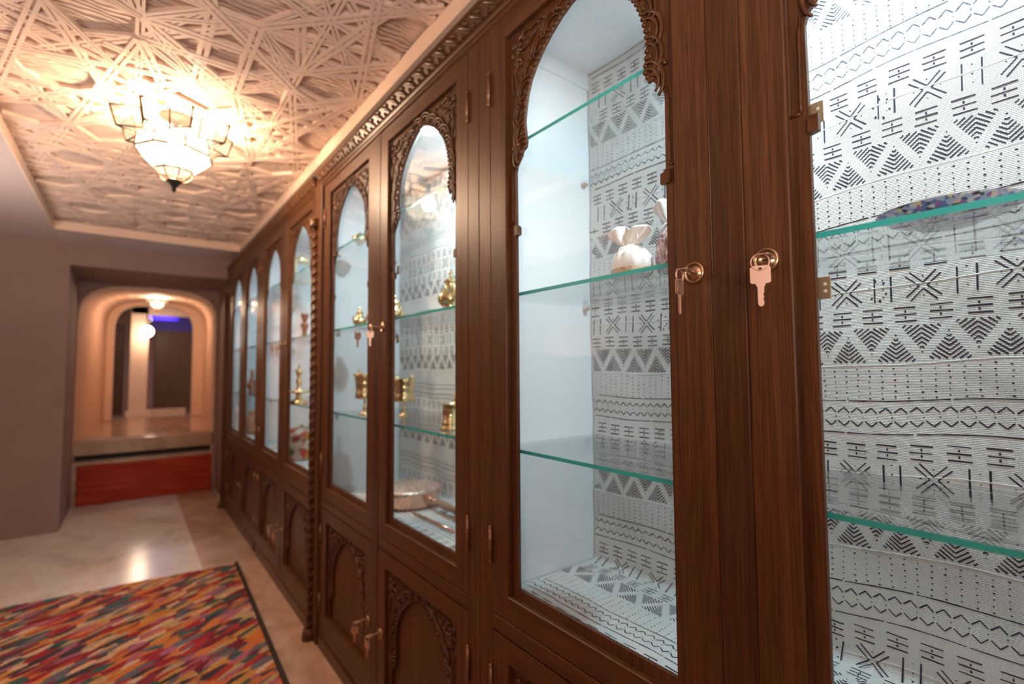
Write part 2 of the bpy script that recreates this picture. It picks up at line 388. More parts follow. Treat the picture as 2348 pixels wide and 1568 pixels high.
# ------------------------------------------------------------------ rugs
q00, q10, q01, q11 = (-1.75, -.6), (-.27, -.6), (-1.75, 3.64), (-.126, 3.453)
b = MB(); NX, NY = 40, 90; top = []
def rp(u, v):
    x = (q00[0]*(1-u)+q10[0]*u)*(1-v)+(q01[0]*(1-u)+q11[0]*u)*v; y = (q00[1]*(1-u)+q10[1]*u)*(1-v)+(q01[1]*(1-u)+q11[1]*u)*v
    return x, y
for j in range(NY+1):
    for i in range(NX+1):
        u, v = i/NX, j/NY; x, y = rp(u, v)
        if i == NX: x += .008*noise.noise(Vector((y*9, 1, 0)))
        if j == NY: y += .010*noise.noise(Vector((x*11, 5, 0)))
        z = .016+.004*noise.noise(Vector((x*7, y*7, 0))); top.append((x, y, z))
fs = [(j*(NX+1)+i, j*(NX+1)+i+1, (j+1)*(NX+1)+i+1, (j+1)*(NX+1)+i) for j in range(NY) for i in range(NX)]
b.add(top, fs, 0, True)
W = NX+1
edge = [j*W+NX for j in range(NY+1)]; fe = [NY*W+i for i in range(NX+1)]; le = [j*W for j in range(NY+1)]; ne = list(range(W))
for ed, m_ in ((edge, 1), (fe, 1), (le, 1), (ne, 1)):
    for a, c in zip(ed, ed[1:]):
        A_, C_ = top[a], top[c]; b.add([A_, C_, (C_[0], C_[1], .0025), (A_[0], A_[1], .0025)], [(0, 1, 2, 3)], 1)
o = b.build('woven_rug', [MRG, MRE])
tag(o, 'multicoloured rug with diagonal orange, red and pink flecks on the marble floor', 'rug')
bd = MB()
pts = [rp(1-.004, v/60) for v in range(61)]
bd.tube([(x, y, .018+.001*noise.noise(Vector((y*30, 0, 0)))) for x, y in pts], .011, 6)
bd.build('binding', MRE, parent=o)
b = MB(); NX, NY = 46, 30; vs = []
for j in range(NY+1):
    for i in range(NX+1):
        u, v = i/NX, j/NY; x = -1.03+u*1.03+(.01*noise.noise(Vector((v*6, 0, 2))))
        z = .345*(1-v)+.008; y = 5.838-.030*v**3+.006*noise.noise(Vector((x*6, z*6, 0)))
        z += .006*noise.noise(Vector((x*5, 8, 0)))*(1-v)
        if v > .97: z = .006; y -= .01+.012*noise.noise(Vector((x*9, 0, 4)))
        vs.append((x, y, z))
b.add(vs, [(j*(NX+1)+i, (j+1)*(NX+1)+i, (j+1)*(NX+1)+i+1, j*(NX+1)+i+1) for j in range(NY) for i in range(NX)], 0, True)
fl = [(x, y, .004) for (x, y) in [( -1.03+1.03*i/46, 5.80+.014*noise.noise(Vector((i*.4, 3, 0)))) for i in range(47)]]
o = b.build('stair_runner', MRR); sm = o.modifiers.new('s', 'SOLIDIFY'); sm.thickness = .006
tag(o, 'red striped woollen runner hanging down over the step in the far archway', 'rug')

# ------------------------------------------------------------------ lamps
def make_lamp(loc, label, power, s=1.0, panes=True):
    t = thing('star_lantern', loc, label, 'ceiling lamp', 'star-shaped brass and glass ceiling lanterns')
    N = 8; ro, ri = .206, .136
    def star(k, z, sc_=1.0):
        rr = (ro if k % 2 == 0 else ri)*sc_; a = PI*k/N+R(11); return Vector((rr*math.cos(a), rr*math.sin(a), z))
    zt, zb = -.030, -.105
    fr = MB(); g = MB()
    for k in range(2*N):
        a0, a1 = star(k, zt, 1.04), star(k+1, zt, 1.04); c0, c1 = star(k, zb, .93), star(k+1, zb, .93)
        fr.tube([a0, a1], .0036, 5); fr.tube([c0, c1], .0036, 5); fr.tube([a0, c0], .0042, 5)
        g.add([a0, a1, c1, c0], [(0, 1, 2, 3)])
        fr.tube([c0, Vector((c0.x*.66, c0.y*.66, zb-.006))], .0025, 5)
        g.add([c0, c1, Vector((c1.x*.66, c1.y*.66, zb-.006)), Vector((c0.x*.66, c0.y*.66, zb-.006))], [(0, 1, 2, 3)])
    fr.build('star_frame', MFR, parent=t); g.build('star_glass', MLG, parent=t)
    def octa(r, z, k): a = 2*PI*k/N+R(11); return Vector((r*math.cos(a), r*math.sin(a), z))
    lv = [(.128, -.105), (.134, -.160), (.066, -.228)]
    fr = MB(); fr2 = MB(); g = MB()
    for (r0, z0), (r1, z1) in zip(lv, lv[1:]):
        for k in range(N):
            fr.tube([octa(r0, z0, k), octa(r1, z1, k)], .0036, 5) if z1 > -.2 else None
            (fr if z1 > -.2 else fr2).tube([octa(r1, z1, k), octa(r1, z1, k+1)], .0038, 5)
            g.add([octa(r0, z0, k), octa(r0, z0, k+1), octa(r1, z1, k+1), octa(r1, z1, k)], [(0, 1, 2, 3)])
    fr.build('bowl_frame', MFR, parent=t); fr2.build('bowl_rim', MFR, parent=t); g.build('bowl_glass', MLG2, parent=t)
    fr = MB(); g = MB(); dome = [(.066, -.228), (.063, -.243), (.048, -.260), (.028, -.270)]
    for k in range(N):
        fr.tube([octa(r, z, k) for r, z in dome], .0025, 5)
        for (r0, z0), (r1, z1) in zip(dome, dome[1:]): g.add([octa(r0, z0, k), octa(r0, z0, k+1), octa(r1, z1, k+1), octa(r1, z1, k)], [(0, 1, 2, 3)], 0, True)
    fr.tube([octa(.028, -.268, k) for k in range(N)], .003, 5, closed=True)
    fr.build('dome_frame', MFR, parent=t); g.build('dome_glass', MLG3, parent=t)
    fr = MB(); fr.lathe([(.028, -.268), (.020, -.280), (.010, -.292), (.007, -.300), (.009, -.305), (.0, -.318)], n=16); fr.build('finial', MDK, parent=t)
    fr = MB(); fr.lathe([(.0, .0), (.06, .0), (.055, -.012), (.012, -.02), (.010, -.07), (.018, -.075), (.0, -.08)], n=20); fr.build('ceiling_rose', MFR, parent=t)
    fr = MB(); fr.ball((0, 0, -.10), .028, n=14); fr.build('bulb', MLB, parent=t)
    for k in range(1):
        light('lantern_light', 'POINT', (0, 0, -.125), power, WARM, .035, parent=t)
    t.scale = (s, s, s)
    return t
make_lamp((-.56, 2.38, Z1), 'large star-shaped brass and glass lantern glowing on the carved ceiling', P_LAMP)
make_lamp((-.452, 7.0, 2.045), 'small star lantern glowing under the tunnel vault beyond the arch', 17, .5)
b = MB(); b.ball((0, 0, 0), .085, n=16); b.lathe([(.03, .08), (.03, .10), (.008, .11), (.008, .70)], n=12, m=1)
o = b.build('globe_pendant', [MLB, MFR], org=(0, 0, 0)); o.location = (-.50, 9.0, 1.78); tag(o, 'round white glowing globe pendant low in the far room', 'ceiling lamp')
b = MB(); b.lathe([(.0, -.03), (.12, -.03), (.15, 0), (.0, 0.0)], n=24)
o = b.build('flush_ceiling_lamp', MLB); o.location = (-.27, 10.3, 2.06); tag(o, 'oval flush lamp glowing right of the globe pendant in the far room', 'ceiling lamp')
b = MB(); b.box(-.55, .4, 9.9, 10.9, 2.09, 2.12); b.box(-.42, .40, 9.93, 9.95, 1.86, 2.09); b.build('ceiling_panel_blue', simple('blue_glow_panel', (.05, .03, .30), .5), kind='structure')  # glow of the blue light put into the panel colour
light('blue_strip_light', 'AREA', (-.25, 10.1, 2.04), 9, (.25, .15, 1.0), .5, rot=(PI, 0, 0))
light('far_room_light', 'POINT', (-.50, 9.0, 1.66), 2.2, WARM, .08)

# ------------------------------------------------------------------ display cabinets (one module, local y centred on the pair of doors)
HW = .6415; DC = .3085; SW = .2245        # half width of a unit, door centre offset, half width of the panel
ZT = 2.062
def prof_up():
    P = [(.200, .712), (.200, 1.505), (.189, 1.507), (.189, 1.525), (.200, 1.528), (.201, 1.655), (.197, 1.670), (.186, 1.682), (.179, 1.690), (.176, 1.698), (.164, 1.704), (.161, 1.716), (.166, 1.745), (.1675, 1.768),
         (.164, 1.79), (.157, 1.82), (.144, 1.852), (.126, 1.877), (.103, 1.900), (.076, 1.922), (.046, 1.940), (.018, 1.952)]
    return P
PU = prof_up()
PL = [(.193, .152), (.193, .215)]+[(min(h, .190), .215+(z-1.66)*(.30/.297)) for h, z in PU if z > 1.66]
def outline(P, apex):
    return [(-h, z) for h, z in P]+[(0, apex)]+[(h, z) for h, z in P[::-1]]
def arch_panel(P, apex, zb, zt, x0, x1, cy, hw):
    """plate hw wide from zb to zt with the arch cut out; P starts at the sill"""
    b = MB(); o = outline(P, apex); n = len(o)
    def out(h, z):
        s_ = -1 if h < 0 else 1
        if abs(h) < 1e-6: return (0, zt)
        if z < P[0][1]+1e-6: return (s_*hw, z)
        if z < apex-.12: return (s_*hw, z)
        t = (z-(apex-.12))/.12
        return (s_*hw*(1-max(0, (t-.35)/.65)) if t > .35 else s_*hw, min(zt, z+(zt-z)*min(1, t/.35)))
    for i in range(n-1):
        a, c = o[i], o[i+1]; A_, C_ = out(*a), out(*c)
        for x, fl in ((x0, 0), (x1, 1)):
            q = [(x, cy+a[0], a[1]), (x, cy+c[0], c[1]), (x, cy+C_[0], C_[1]), (x, cy+A_[0], A_[1])]
            b.add(q, [(0, 1, 2, 3) if fl else (3, 2, 1, 0)])
        b.add([(x0, cy+a[0], a[1]), (x0, cy+c[0], c[1]), (x1, cy+c[0], c[1]), (x1, cy+a[0], a[1])], [(0, 1, 2, 3)])
    b.box(x0, x1, cy-hw, cy+hw, zb, P[0][1])
    return b
def arc(cy, cz, r, a0, a1, x, n=7, sq=1.0):
    return [(x, cy+r*math.cos(a0+(a1-a0)*i/n), cz+r*sq*math.sin(a0+(a1-a0)*i/n)) for i in range(n+1)]
def carving(P, apex, cy, x, z_from, corner, small=False):
    b = MB()
    pts = [p for p in P if p[1] >= z_from]+[(0, apex)]
    # resample the half outline by arc length
    def resample(pts, step):
        out = []; d = 0; nxt = step*.5
        for a, c in zip(pts, pts[1:]):
            l = math.hypot(c[0]-a[0], c[1]-a[1])
            while nxt <= d+l:
                t = (nxt-d)/l; out.append(((a[0]+(c[0]-a[0])*t, a[1]+(c[1]-a[1])*t), math.atan2(c[1]-a[1], c[0]-a[0]))); nxt += step
            d += l
        return out
    for sg in (-1, 1):
        rs = resample(pts, .046)
        for k, ((h, z), an) in enumerate(rs):
            # outward normal of the left-hand outline
            ny, nz_ = math.sin(an), -math.cos(an)
            if ny < 0: ny, nz_ = -ny, -nz_
            if h < .03: ny, nz_ = .2, .98
            ty, tz = math.cos(an), math.sin(an)
            base = Vector((x, 0, 0))
            def P3(u, v, dx=0): return (x+dx, cy+sg*(h+ty*u+ny*v), z+tz*u+nz_*v)
            # overlapping leaves: two nested crescents and a bead, like fish scales up the arch
            for r_, tr in ((.030, .0042), (.0205, .0034)):
                b.tube([P3(-.028+r_*1.25*math.cos(q)+.012, .004+r_*math.sin(q), -.002) for q in [PI*.02+PI*.86*i/9 for i in range(10)]], [tr*(.45+.55*math.sin(PI*(i+.6)/10.4)) for i in range(10)], 6)
            b.ball(P3(-.012, .0075), .0062, n=8, sq=(.7, 1, 1))
            b.ball(P3(.010, .004), .0045, n=8, sq=(.7, 1, 1))
        edge_ = resample(pts, .0125)
        for (h, z), an in edge_: b.ball((x, cy+sg*(h+.0015), z), .0046, n=6, sq=(.8, 1, 1))
        h0, z0 = pts[0]
        # terminal scroll
        b.tube([(x-.001, cy+sg*(h0+.013+.013*math.cos(q)*(1-q/11)), z0+.016+.018*math.sin(q)*(1-q/11)) for q in [i*.5 for i in range(14)]], [.0045*(1-i/24) for i in range(14)], 6)
        b.ball((x-.001, cy+sg*(h0+.012), z0+.014), .0075, n=8, sq=(.7, 1, 1))
        if not small:
            # narrow bead down the jamb with a foot
            b.tube([(x, cy+sg*.205, z0-.02), (x, cy+sg*.2085, z0-.045), (x, cy+sg*.2090, 1.55), (x, cy+sg*.209, 1.536)], .0024, 6)
            b.tube([(x, cy+sg*.209, 1.536), (x, cy+sg*.2225, 1.536)], .0022, 6)
            b.box(x-.005, x+.004, cy+sg*.2-(.0235 if sg > 0 else .011)+.011*(1 if sg > 0 else 0), cy+sg*.2+.0, 1.505, 1.527)
        # spandrel flower and leaf scrolls
        cy0, cz0 = corner; y0 = cy+sg*cy0
        def S(pl, r): b.tube([(x-.001, y0-sg*u, cz0+v) for u, v in pl], r, 6)
        for (u, v, r_) in ((0, 0, .0085), (.018, -.004, .007), (-.004, -.022, .0075), (.012, -.020, .0065), (.034, .004, .006), (.048, -.012, .0055), (.008, -.045, .006), (.022, -.052, .005)):
            b.ball((x-.001, y0-sg*u, cz0+v), r_, n=8, sq=(.75, 1, 1.15))
        for pl in ([(0, -.01), (.012, -.03), (.010, -.052), (-.002, -.066), (.006, -.088), (.014, -.108)], [(.01, -.012), (.030, -.022), (.052, -.020), (.066, -.006), (.080, .0)], [(.006, -.034), (.024, -.042), (.034, -.060), (.030, -.080), (.020, -.092)],
                   [(.02, .006), (.04, .018), (.06, .012), (.085, .018), (.105, .012)], [(-.004, -.05), (-.012, -.07), (-.010, -.098), (-.002, -.12)]):
            S(pl, [.0045*(1-.6*i/(len(pl)-1)) for i in range(len(pl))])
        for (u, v) in ((.066, -.004), (.105, .012), (.014, -.108), (.030, -.080), (.085, .012)): b.ball((x-.001, y0-sg*u, cz0+v), .0052, n=8, sq=(.8, 1, 1))
    if not small:
        pass
    return b
def sticking(b, cy, hw, z0, z1, x0=0.0, x1=.012, wd=.013, m=0):
    """sloping inner moulding of a frame-and-panel door"""
    o_ = [(-hw, z0), (hw, z0), (hw, z1), (-hw, z1)]; i_ = [(-hw+wd, z0+wd), (hw-wd, z0+wd), (hw-wd, z1-wd), (-hw+wd, z1-wd)]
    mm = [(-hw+wd*.45, z0+wd*.45), (hw-wd*.45, z0+wd*.45), (hw-wd*.45, z1-wd*.45), (-hw+wd*.45, z1-wd*.45)]
    bv = [(-hw+.0018, z0+.0018), (hw-.0018, z0+.0018), (hw-.0018, z1-.0018), (-hw+.0018, z1-.0018)]
    for k in range(4):
        l = (k+1) % 4
        b.add([(x0, cy+o_[k][0], o_[k][1]), (x0, cy+o_[l][0], o_[l][1]), (x0+.0018, cy+bv[l][0], bv[l][1]), (x0+.0018, cy+bv[k][0], bv[k][1])], [(0, 1, 2, 3)], m)
        b.add([(x0+.0018, cy+bv[k][0], bv[k][1]), (x0+.0018, cy+bv[l][0], bv[l][1]), (x1, cy+bv[l][0], bv[l][1]), (x1, cy+bv[k][0], bv[k][1])], [(0, 1, 2, 3)], m)
def lock_mesh(y, z):
    b = MB(); b.lathe([(.0172, .001), (.0172, -.0028), (.0155, -.0045), (.0138, -.0045), (.0132, -.0012), (.0118, -.0012), (.0112, -.0035), (.0, -.0035)], c=(0, y, z), n=28, axis='x')
    b.box(-.0042, -.003, y-.0045, y+.0045, z-.0012, z+.0012, 1); return b
def hinge_mesh(y, z, l=.074):
    b = MB(); b.tube([(-.004, y, z-l/2), (-.004, y, z+l/2)], .0043, 10); b.ball((-.004, y, z-l/2), .0046, n=8, sq=(1, 1, 1.6)); b.ball((-.004, y, z+l/2), .0046, n=8, sq=(1, 1, 1.6))
    for q in (-.16, .16): b.tube([(-.004, y, z+q*l-.0015), (-.004, y, z+q*l+.0015)], .0048, 10)
    return b
def make_cabinet():
    t = thing('display_cabinet', (0, 0, 0), '', 'display cabinet', 'carved wooden display cabinets along the corridor wall')
    # carcass
    b = MB()
    for s_ in (-1, 1): b.box(.022, .40, min(s_*HW, s_*(HW-.018)), max(s_*HW, s_*(HW-.018)), .0, 2.10)
    b.box(.022, .40, -HW+.018, HW-.018, .61, .640, 1); b.box(.39, .40, -HW+.018, HW-.018, .06, .61); b.box(.022, .40, -HW+.018, HW-.018, .06, .08, 1); b.box(.022, .40, -HW+.018, HW-.018, 2.085, 2.10, 1)
    b.build('carcass', [WV, WH], parent=t)
    # white lining of the glazed part
    b = MB(); y1 = HW-.018; y2 = y1-.012
    b.box(.026, .385, y2, y1, .642, 2.084); b.box(.026, .385, -y1, -y2, .642, 2.084); b.box(.378, .389, -y2, y2, .642, 2.084); b.box(.026, .378, -y2, y2, 2.070, 2.084); b.box(.026, .378, -y2, y2, .642, .660)
    b.box(.026, .378, y2-.006, y2, 2.025, 2.070)
    b.build('inner_lining', WI, parent=t)
    # face frame
    for s_ in (-1, 1):
        b = MB(); b.box(.0, .024, min(s_*(HW-.0006), s_*(DC+.2835)), max(s_*(HW-.0006), s_*(DC+.2835)), .0, ZT); b.build('face_stile', WV, parent=t, bevel=.0015)
    for za, zb in ((2.040, ZT+.03), (.600, .634), (.0, .088)):
        b = MB(); b.box(.0, .024, -DC-.283, DC+.283, za, zb); b.build('face_rail', WH, parent=t, bevel=.0015)
    b = MB(); b.box(-.0015, .0245, -.0255, .0255, .088, 2.040); b.build('centre_post', WVD, parent=t, bevel=.002)
    b = MB(); b.box(-.006, .0, -HW+.04, HW-.04, .0, .05); b.build('foot_board', WH, parent=t, bevel=.002)
    # doors
    for s_ in (-1, 1):
        cy = s_*DC; e = .282
        b = MB(); z0, z1 = .638, 2.038
        b.box(0, .022, cy-e, cy-SW, z0, z1); b.box(0, .022, cy+SW, cy+e, z0, z1)
        b.box(0, .022, cy-SW, cy+SW, z0, .688, 1); b.box(0, .022, cy-SW, cy+SW, 1.990, z1, 1)
        sticking(b, cy, SW, .688, 1.990)
        d = b.build('glazed_door', [WV, WH], parent=t, bevel=0)
        arch_panel(PU, 1.9565, .690, 1.988, .012, .020, cy, SW-.002).build('arched_panel', WV, parent=d)
        carving(PU, 1.9565, cy, .0115, 1.690, (.197, 1.955)).build('carving', WC, parent=d)
        b = MB(); b.box(.0212, .0235, cy-.206, cy+.206, .700, 1.962); b.build('glass_pane', MG, parent=d)
        lock_mesh(cy-s_*.2545, 1.346).build('lock', [MNB, MDK], parent=d)
        for z in (.790, 1.887): hinge_mesh(cy+s_*.284, z).build('hinge', MB_, parent=d)
        if s_ < 0:
            for z in (1.303, 1.537):
                b = MB(); b.box(.027, .029, cy+.188, cy+.206, z-.0145, z+.0145)
                for q in (-.0045, .0045): b.lathe([(.0, -.0012), (.0014, -.0012), (.0022, -.0012), (.0022, 0.0)], c=(.0268, cy+.194, z+q), n=12, m=1, axis='x')
                b.build('catch_plate', [MPL, MWHT], parent=d, bevel=.001)
        # lower door
        b = MB(); z0, z1 = .092, .596
        b.box(0, .022, cy-e, cy-SW, z0, z1); b.box(0, .022, cy+SW, cy+e, z0, z1)
        b.box(0, .022, cy-SW, cy+SW, z0, .148, 1); b.box(0, .022, cy-SW, cy+SW, .545, z1, 1)
        sticking(b, cy, SW, .148, .545)
        d = b.build('lower_door', [WV, WH], parent=t)
        arch_panel(PL, .518, .146, .547, .012, .020, cy, SW-.002).build('arched_panel', WV, parent=d)
        b = MB(); b.box(.021, .027, cy-.21, cy+.21, .145, .54); b.build('back_panel', WV, parent=d)
        carving(PL, .518, cy, .0115, .24, (.197, .512), True).build('carving', WC, parent=d)
        lock_mesh(cy-s_*.2545, .322).build('lock', [MNB, MDK], parent=d)
        for z in (.190, .476): hinge_mesh(cy+s_*.284, z).build('hinge', MB_, parent=d)
    # glass shelves
    for z in (1.012, 1.380, 1.744):
        b = MB(); th = .008; y = HW-.032
        b.add([(.04, -y, z-th), (.04, y, z-th), (.376, y, z-th), (.376, -y, z-th)], [(0, 1, 2, 3)], 0)
        b.add([(.04, -y, z), (.04, y, z), (.376, y, z), (.376, -y, z)], [(3, 2, 1, 0)], 0)
        b.add([(.04, -y, z-th), (.04, y, z-th), (.04, y, z), (.04, -y, z)], [(0, 1, 2, 3)], 1)
        b.add([(.376, -y, z-th), (.376, y, z-th), (.376, y, z), (.376, -y, z)], [(3, 2, 1, 0)], 1)
        sh = b.build('glass_shelf', [MGS, MGE], parent=t)
        for s_ in (-1, 1):
            for x in (.07, .345):
                b = MB(); b.box(x-.008, x+.008, min(s_*y, s_*(y-.012)), max(s_*y, s_*(y-.012)), z-th-.008, z-th); b.build('shelf_clip', MNI, parent=sh)
    # cornice
    b = MB(); pr = [(0, 2.036), (-.006, 2.040), (-.007, 2.048), (-.011, 2.050), (-.014, 2.056), (-.014, 2.062), (-.018, 2.064), (-.030, 2.092), (-.034, 2.094), (-.034, 2.102), (0, 2.102)]
    for (x0, z0), (x1, z1) in zip(pr, pr[1:]): b.add([(x0, -HW, z0), (x0, HW, z0), (x1, HW, z1), (x1, -HW, z1)], [(3, 2, 1, 0)])
    for s_ in (-1, 1): b.add([(x, s_*HW, z) for x, z in pr], [list(range(len(pr)))])
    c = b.build('cornice', WH, parent=t)
    b = MB(); k = 0; y = -HW+.026
    while y < HW-.026:
        # leaning leaf with a curled bead, repeated along the cove
        b.tube([(-.0185-.0115*q/6+.0, y-.020+.044*q/6, 2.064+.026*q/6+.003*math.sin(PI*q/6)) for q in range(7)], [.002+.0058*math.sin(PI*(q+.5)/7) for q in range(7)], 6)
        b.ball((-.0262, y-.010, 2.085), .0075, n=8); b.ball((-.0205, y+.018, 2.068), .0056, n=8)
        b.tube([(-.024, y-.024, 2.090), (-.027, y-.010, 2.094), (-.026, y+.002, 2.088)], .003, 6)
        y += .0615
    b.build('carved_leaf_band', WC, parent=c)
    # led
    b = MB(); b.lathe([(.0, 2.066), (.026, 2.066), (.030, 2.070)], c=(.158, -.09, 0), n=24); b.build('led_spot', MLED, parent=t)
    l = light('led_light', 'AREA', (.158, -.09, 2.064), P_LED, COOL, .052, parent=t)
    return t
proto = make_cabinet()
units = [(.3565, 'carved wood display cabinet nearest the camera, holding satin pouches and a plate'),
         (1.640, 'carved wood display cabinet second from the camera, holding a copper pan and brass pots'),
         (2.975, 'carved wood display cabinet just beyond the rope-carved pilaster, with a floral box inside'),
         (4.258, 'carved wood display cabinet farthest along the row, touching the far wall')]
for i, (y, lb) in enumerate(units):
    t = proto if i == 0 else copy_tree(proto)
    t.location = (0, y, 0); t['label'] = lb
# rope-carved pilasters
def pilaster(y, lb, far=False):
    t = thing('rope_pilaster', (0, y, 0), lb, 'pilaster', 'rope-carved wooden pilasters between the cabinets')
    b = MB(); b.box(-.012, .05, -.055, .055, .0, 2.085); b.build('pilaster_board', WV, parent=t, bevel=.003)
    b = MB(); b.tube([(-.016, .018, .05), (-.016, .018, 1.86)], .013, 12)
    b.build('rope_core', WV, parent=t)
    b = MB()
    for ph in (0, PI):
        b.tube([(-.016+.0125*math.cos(ph+q*.5), .018+.0125*math.sin(ph+q*.5), .05+q*.0068) for q in range(267)], .0055, 6)
    b.build('rope_carving', WC, parent=t)
    b = MB(); b.lathe([(.022, 1.86), (.027, 1.87), (.022, 1.88), (.028, 1.90), (.0, 1.905)], c=(-.020, .018, 0), n=16); b.build('capital', WV, parent=t)
    b = MB(); b.lathe([(.0, .0), (.03, .0), (.028, .03), (.022, .05)], c=(-.020, .018, 0), n=16); b.build('base', WV, parent=t)
pilaster(2.3075, 'rope-carved pilaster between the second and third cabinets')
pilaster(4.957, 'rope-carved pilaster at the far end of the row, against the far wall')

# ------------------------------------------------------------------ patterned cloth hung in the two near cabinets
def make_cloth(y0, y1, sag0, sag1, label, seed):
    rr = random.Random(seed); XB = .3735; ZF = .6615
    zb = ZF+.012
    def sag(y, z=1.3):
        t = min(1, max(0, (y-y0)/(y1-y0)));  s_ = sag0+(sag1-sag0)*t*t*(3-2*t)
        return s_+.0035*math.sin(y*9+seed)+.0025*math.sin(y*23+z*7)
    LW = 2.066-zb
    def pt(y, s_, off=0.0):
        """s_ runs down the wall, then forward over the cabinet floor"""
        wv = .0016*math.sin(y*31+s_*9)+.0012*math.sin(s_*41+y*5)
        if s_ < LW: return (XB-.0025+wv-off, y, 2.066-s_)
        d = s_-LW
        if d < .019:
            a = d/.019*PI/2; return (XB-.0025-.012*(1-math.cos(a))+wv*.3-off*math.cos(a), y, zb-.012*math.sin(a)+off*math.sin(a)+.0018)
        return (XB-.0145-(d-.019), y, ZF+.0018+abs(wv)*.8+off)
    b = MB()
    LT = LW+.019+.325; NS = 190; NY = 60
    vs = [pt(y0+(y1-y0)*i/NY, LT*j/NS) for j in range(NS+1) for i in range(NY+1)]
    b.add(vs, [(j*(NY+1)+i, (j+1)*(NY+1)+i, (j+1)*(NY+1)+i+1, j*(NY+1)+i+1) for j in range(NS) for i in range(NY)], 0, True)
    OFF = .0006
    def S(z): return 2.066-z          # height coordinate -> s
    def stroke(pl, wd, wd2=None):
        """pl in (y, z); painted line with a brushy uneven width"""
        for a, c in zip(pl, pl[1:]):
            l = math.hypot(c[0]-a[0], c[1]-a[1])
            if l < 1e-5: continue
            k = max(1, int(l/.03)); ny, nz_ = -(c[1]-a[1])/l, (c[0]-a[0])/l
            for q in range(k):
                t0, t1 = q/k, (q+1)/k; w0 = wd*rr.uniform(.75, 1.2)/2; w1 = (wd2 or wd)*rr.uniform(.75, 1.2)/2
                p0 = (a[0]+(c[0]-a[0])*t0, a[1]+(c[1]-a[1])*t0); p1 = (a[0]+(c[0]-a[0])*t1, a[1]+(c[1]-a[1])*t1)
                quad = [(p0[0]-ny*w0, p0[1]-nz_*w0), (p1[0]-ny*w1, p1[1]-nz_*w1), (p1[0]+ny*w1, p1[1]+nz_*w1), (p0[0]+ny*w0, p0[1]+nz_*w0)]
                if any(not (y0+.001 < u < y1-.001) or not (0.002 < S(v) < LT-.002) for u, v in quad): continue
                b.add([pt(u, S(v), OFF) for u, v in quad], [(0, 1, 2, 3)], 1)
    def dot(y, z, r):
        r *= rr.uniform(.75, 1.25); pl = [(y+r*math.cos(a)*rr.uniform(.8, 1.2), z+r*math.sin(a)*.8) for a in [PI*k/3 for k in range(6)]]
        if any(not (y0+.001 < u < y1-.001) or not (0.002 < S(v) < LT-.002) for u, v in pl): return
        b.add([pt(u, S(v), OFF) for u, v in pl], [(0, 1, 2, 3, 4, 5)], 1)
    def H(y, z, k=1.0):
        w_ = .0023*k; hl = .0148
        for dz in (.0115, 0, -.0115):
            j = rr.uniform(-.0012, .0012)
            stroke([(y-hl+j, z+dz), (y+hl+j, z+dz+rr.uniform(-.0006, .0006))], w_)
        stroke([(y, z+.0072), (y, z+.0032)], .0026); stroke([(y, z-.0032), (y, z-.0072)], .0026)
    def X(y, z):
        a, h_, d_, g = .0240, .0245, .0062, .0052
        for sy in (-1, 1):
            stroke([(y+sy*a, z+h_-d_), (y+sy*g, z)], .0022); stroke([(y+sy*g, z), (y+sy*a, z-h_+d_)], .0022)
            stroke([(y-a+d_, z+sy*h_), (y, z+sy*g)], .0022); stroke([(y, z+sy*g), (y+a-d_, z+sy*h_)], .0022)
            dot(y, z+sy*.0165, .0013); dot(y+sy*.0175, z, .0014)
    def tri(y, z, up):
        """triangle filled with nested slanting strokes, each cut off at the flanks"""
        s_ = 1 if up else -1; hh, ww, sl = .044, .0285, .86; zb_ = z-s_*hh/2; k = 0
        c = hh-.0075
        while c > -ww*sl+.004:
            ya = max(0.0, -c/sl); yb = (hh-c)/(sl+hh/ww)
            if yb-ya > .0012:
                for q in (-1, 1): stroke([(y+q*ya, zb_+s_*(c+sl*ya)), (y+q*yb, zb_+s_*(c+sl*yb))], .0026, .0021)
            c -= .0078
        dot(y, zb_+s_*(hh+.002), .0014)
    z_rows = [.69+.3285*k for k in range(-1, 6)]
    for zi, zx in enumerate(z_rows):
        sh = rr.uniform(-.02, .02)
        def zz(y, z): return z-sag(y, z)
        # X row: X | . | X ...
        y = y0+sh
        while y < y1:
            yy = y
            X(yy, zz(yy, zx)); 
            for q in (.044, .068): stroke([(yy+q, zz(yy+q, zx+.022)), (yy+q+.001, zz(yy+q, zx-.022))], .0026)
            for q in (.016, .0, -.014): dot(yy+.056, zz(yy, zx+q), .0014)
            if rr.random() < .22:
                for q in range(6):
                    a = 2*PI*q/6+.3; stroke([(yy-.028+.011*math.cos(a)-.02, zz(yy, zx)+.016*math.sin(a)), (yy-.028+.014*math.cos(a)-.02, zz(yy, zx)+.021*math.sin(a))], .0032)
            y += .112
        for dz in (.0445, -.046):
            y = y0+rr.uniform(0, .03)
            while y < y1: H(y, zz(y, zx+dz), 1.1 if rr.random() < .25 else 1); y += .047
        y = y0+rr.uniform(0, .03)
        while y < y1: tri(y, zz(y, zx-.1045), True); tri(y+.0352, zz(y+.0352, zx-.088), False); y += .0704
        y = y0
        while y < y1:
            for q in range(6): dot(y+rr.uniform(-.001, .001), zz(y, zx-.1385-.0098*q-(.003 if int(y*50) % 3 else 0)), .0016)
            y += .0182
        for base_, up in ((-.195, 1), (-.253, -1)):
            y = y0
            while y < y1:
                l = rr.uniform(.05, .16)
                stroke([(y+l*k/5, zz(y+l*k/5, zx+base_)) for k in range(6)], .0019); y += l+.004
        for base_, s_ in ((-.212, 1), (-.236, -1)):
            y = y0
            while y < y1:
                stroke([(y, zz(y, zx+base_-s_*.0045)), (y+.0085, zz(y, zx+base_+s_*.0045)), (y+.0185, zz(y, zx+base_-s_*.0045))], .0020); y += .0215
        y = y0
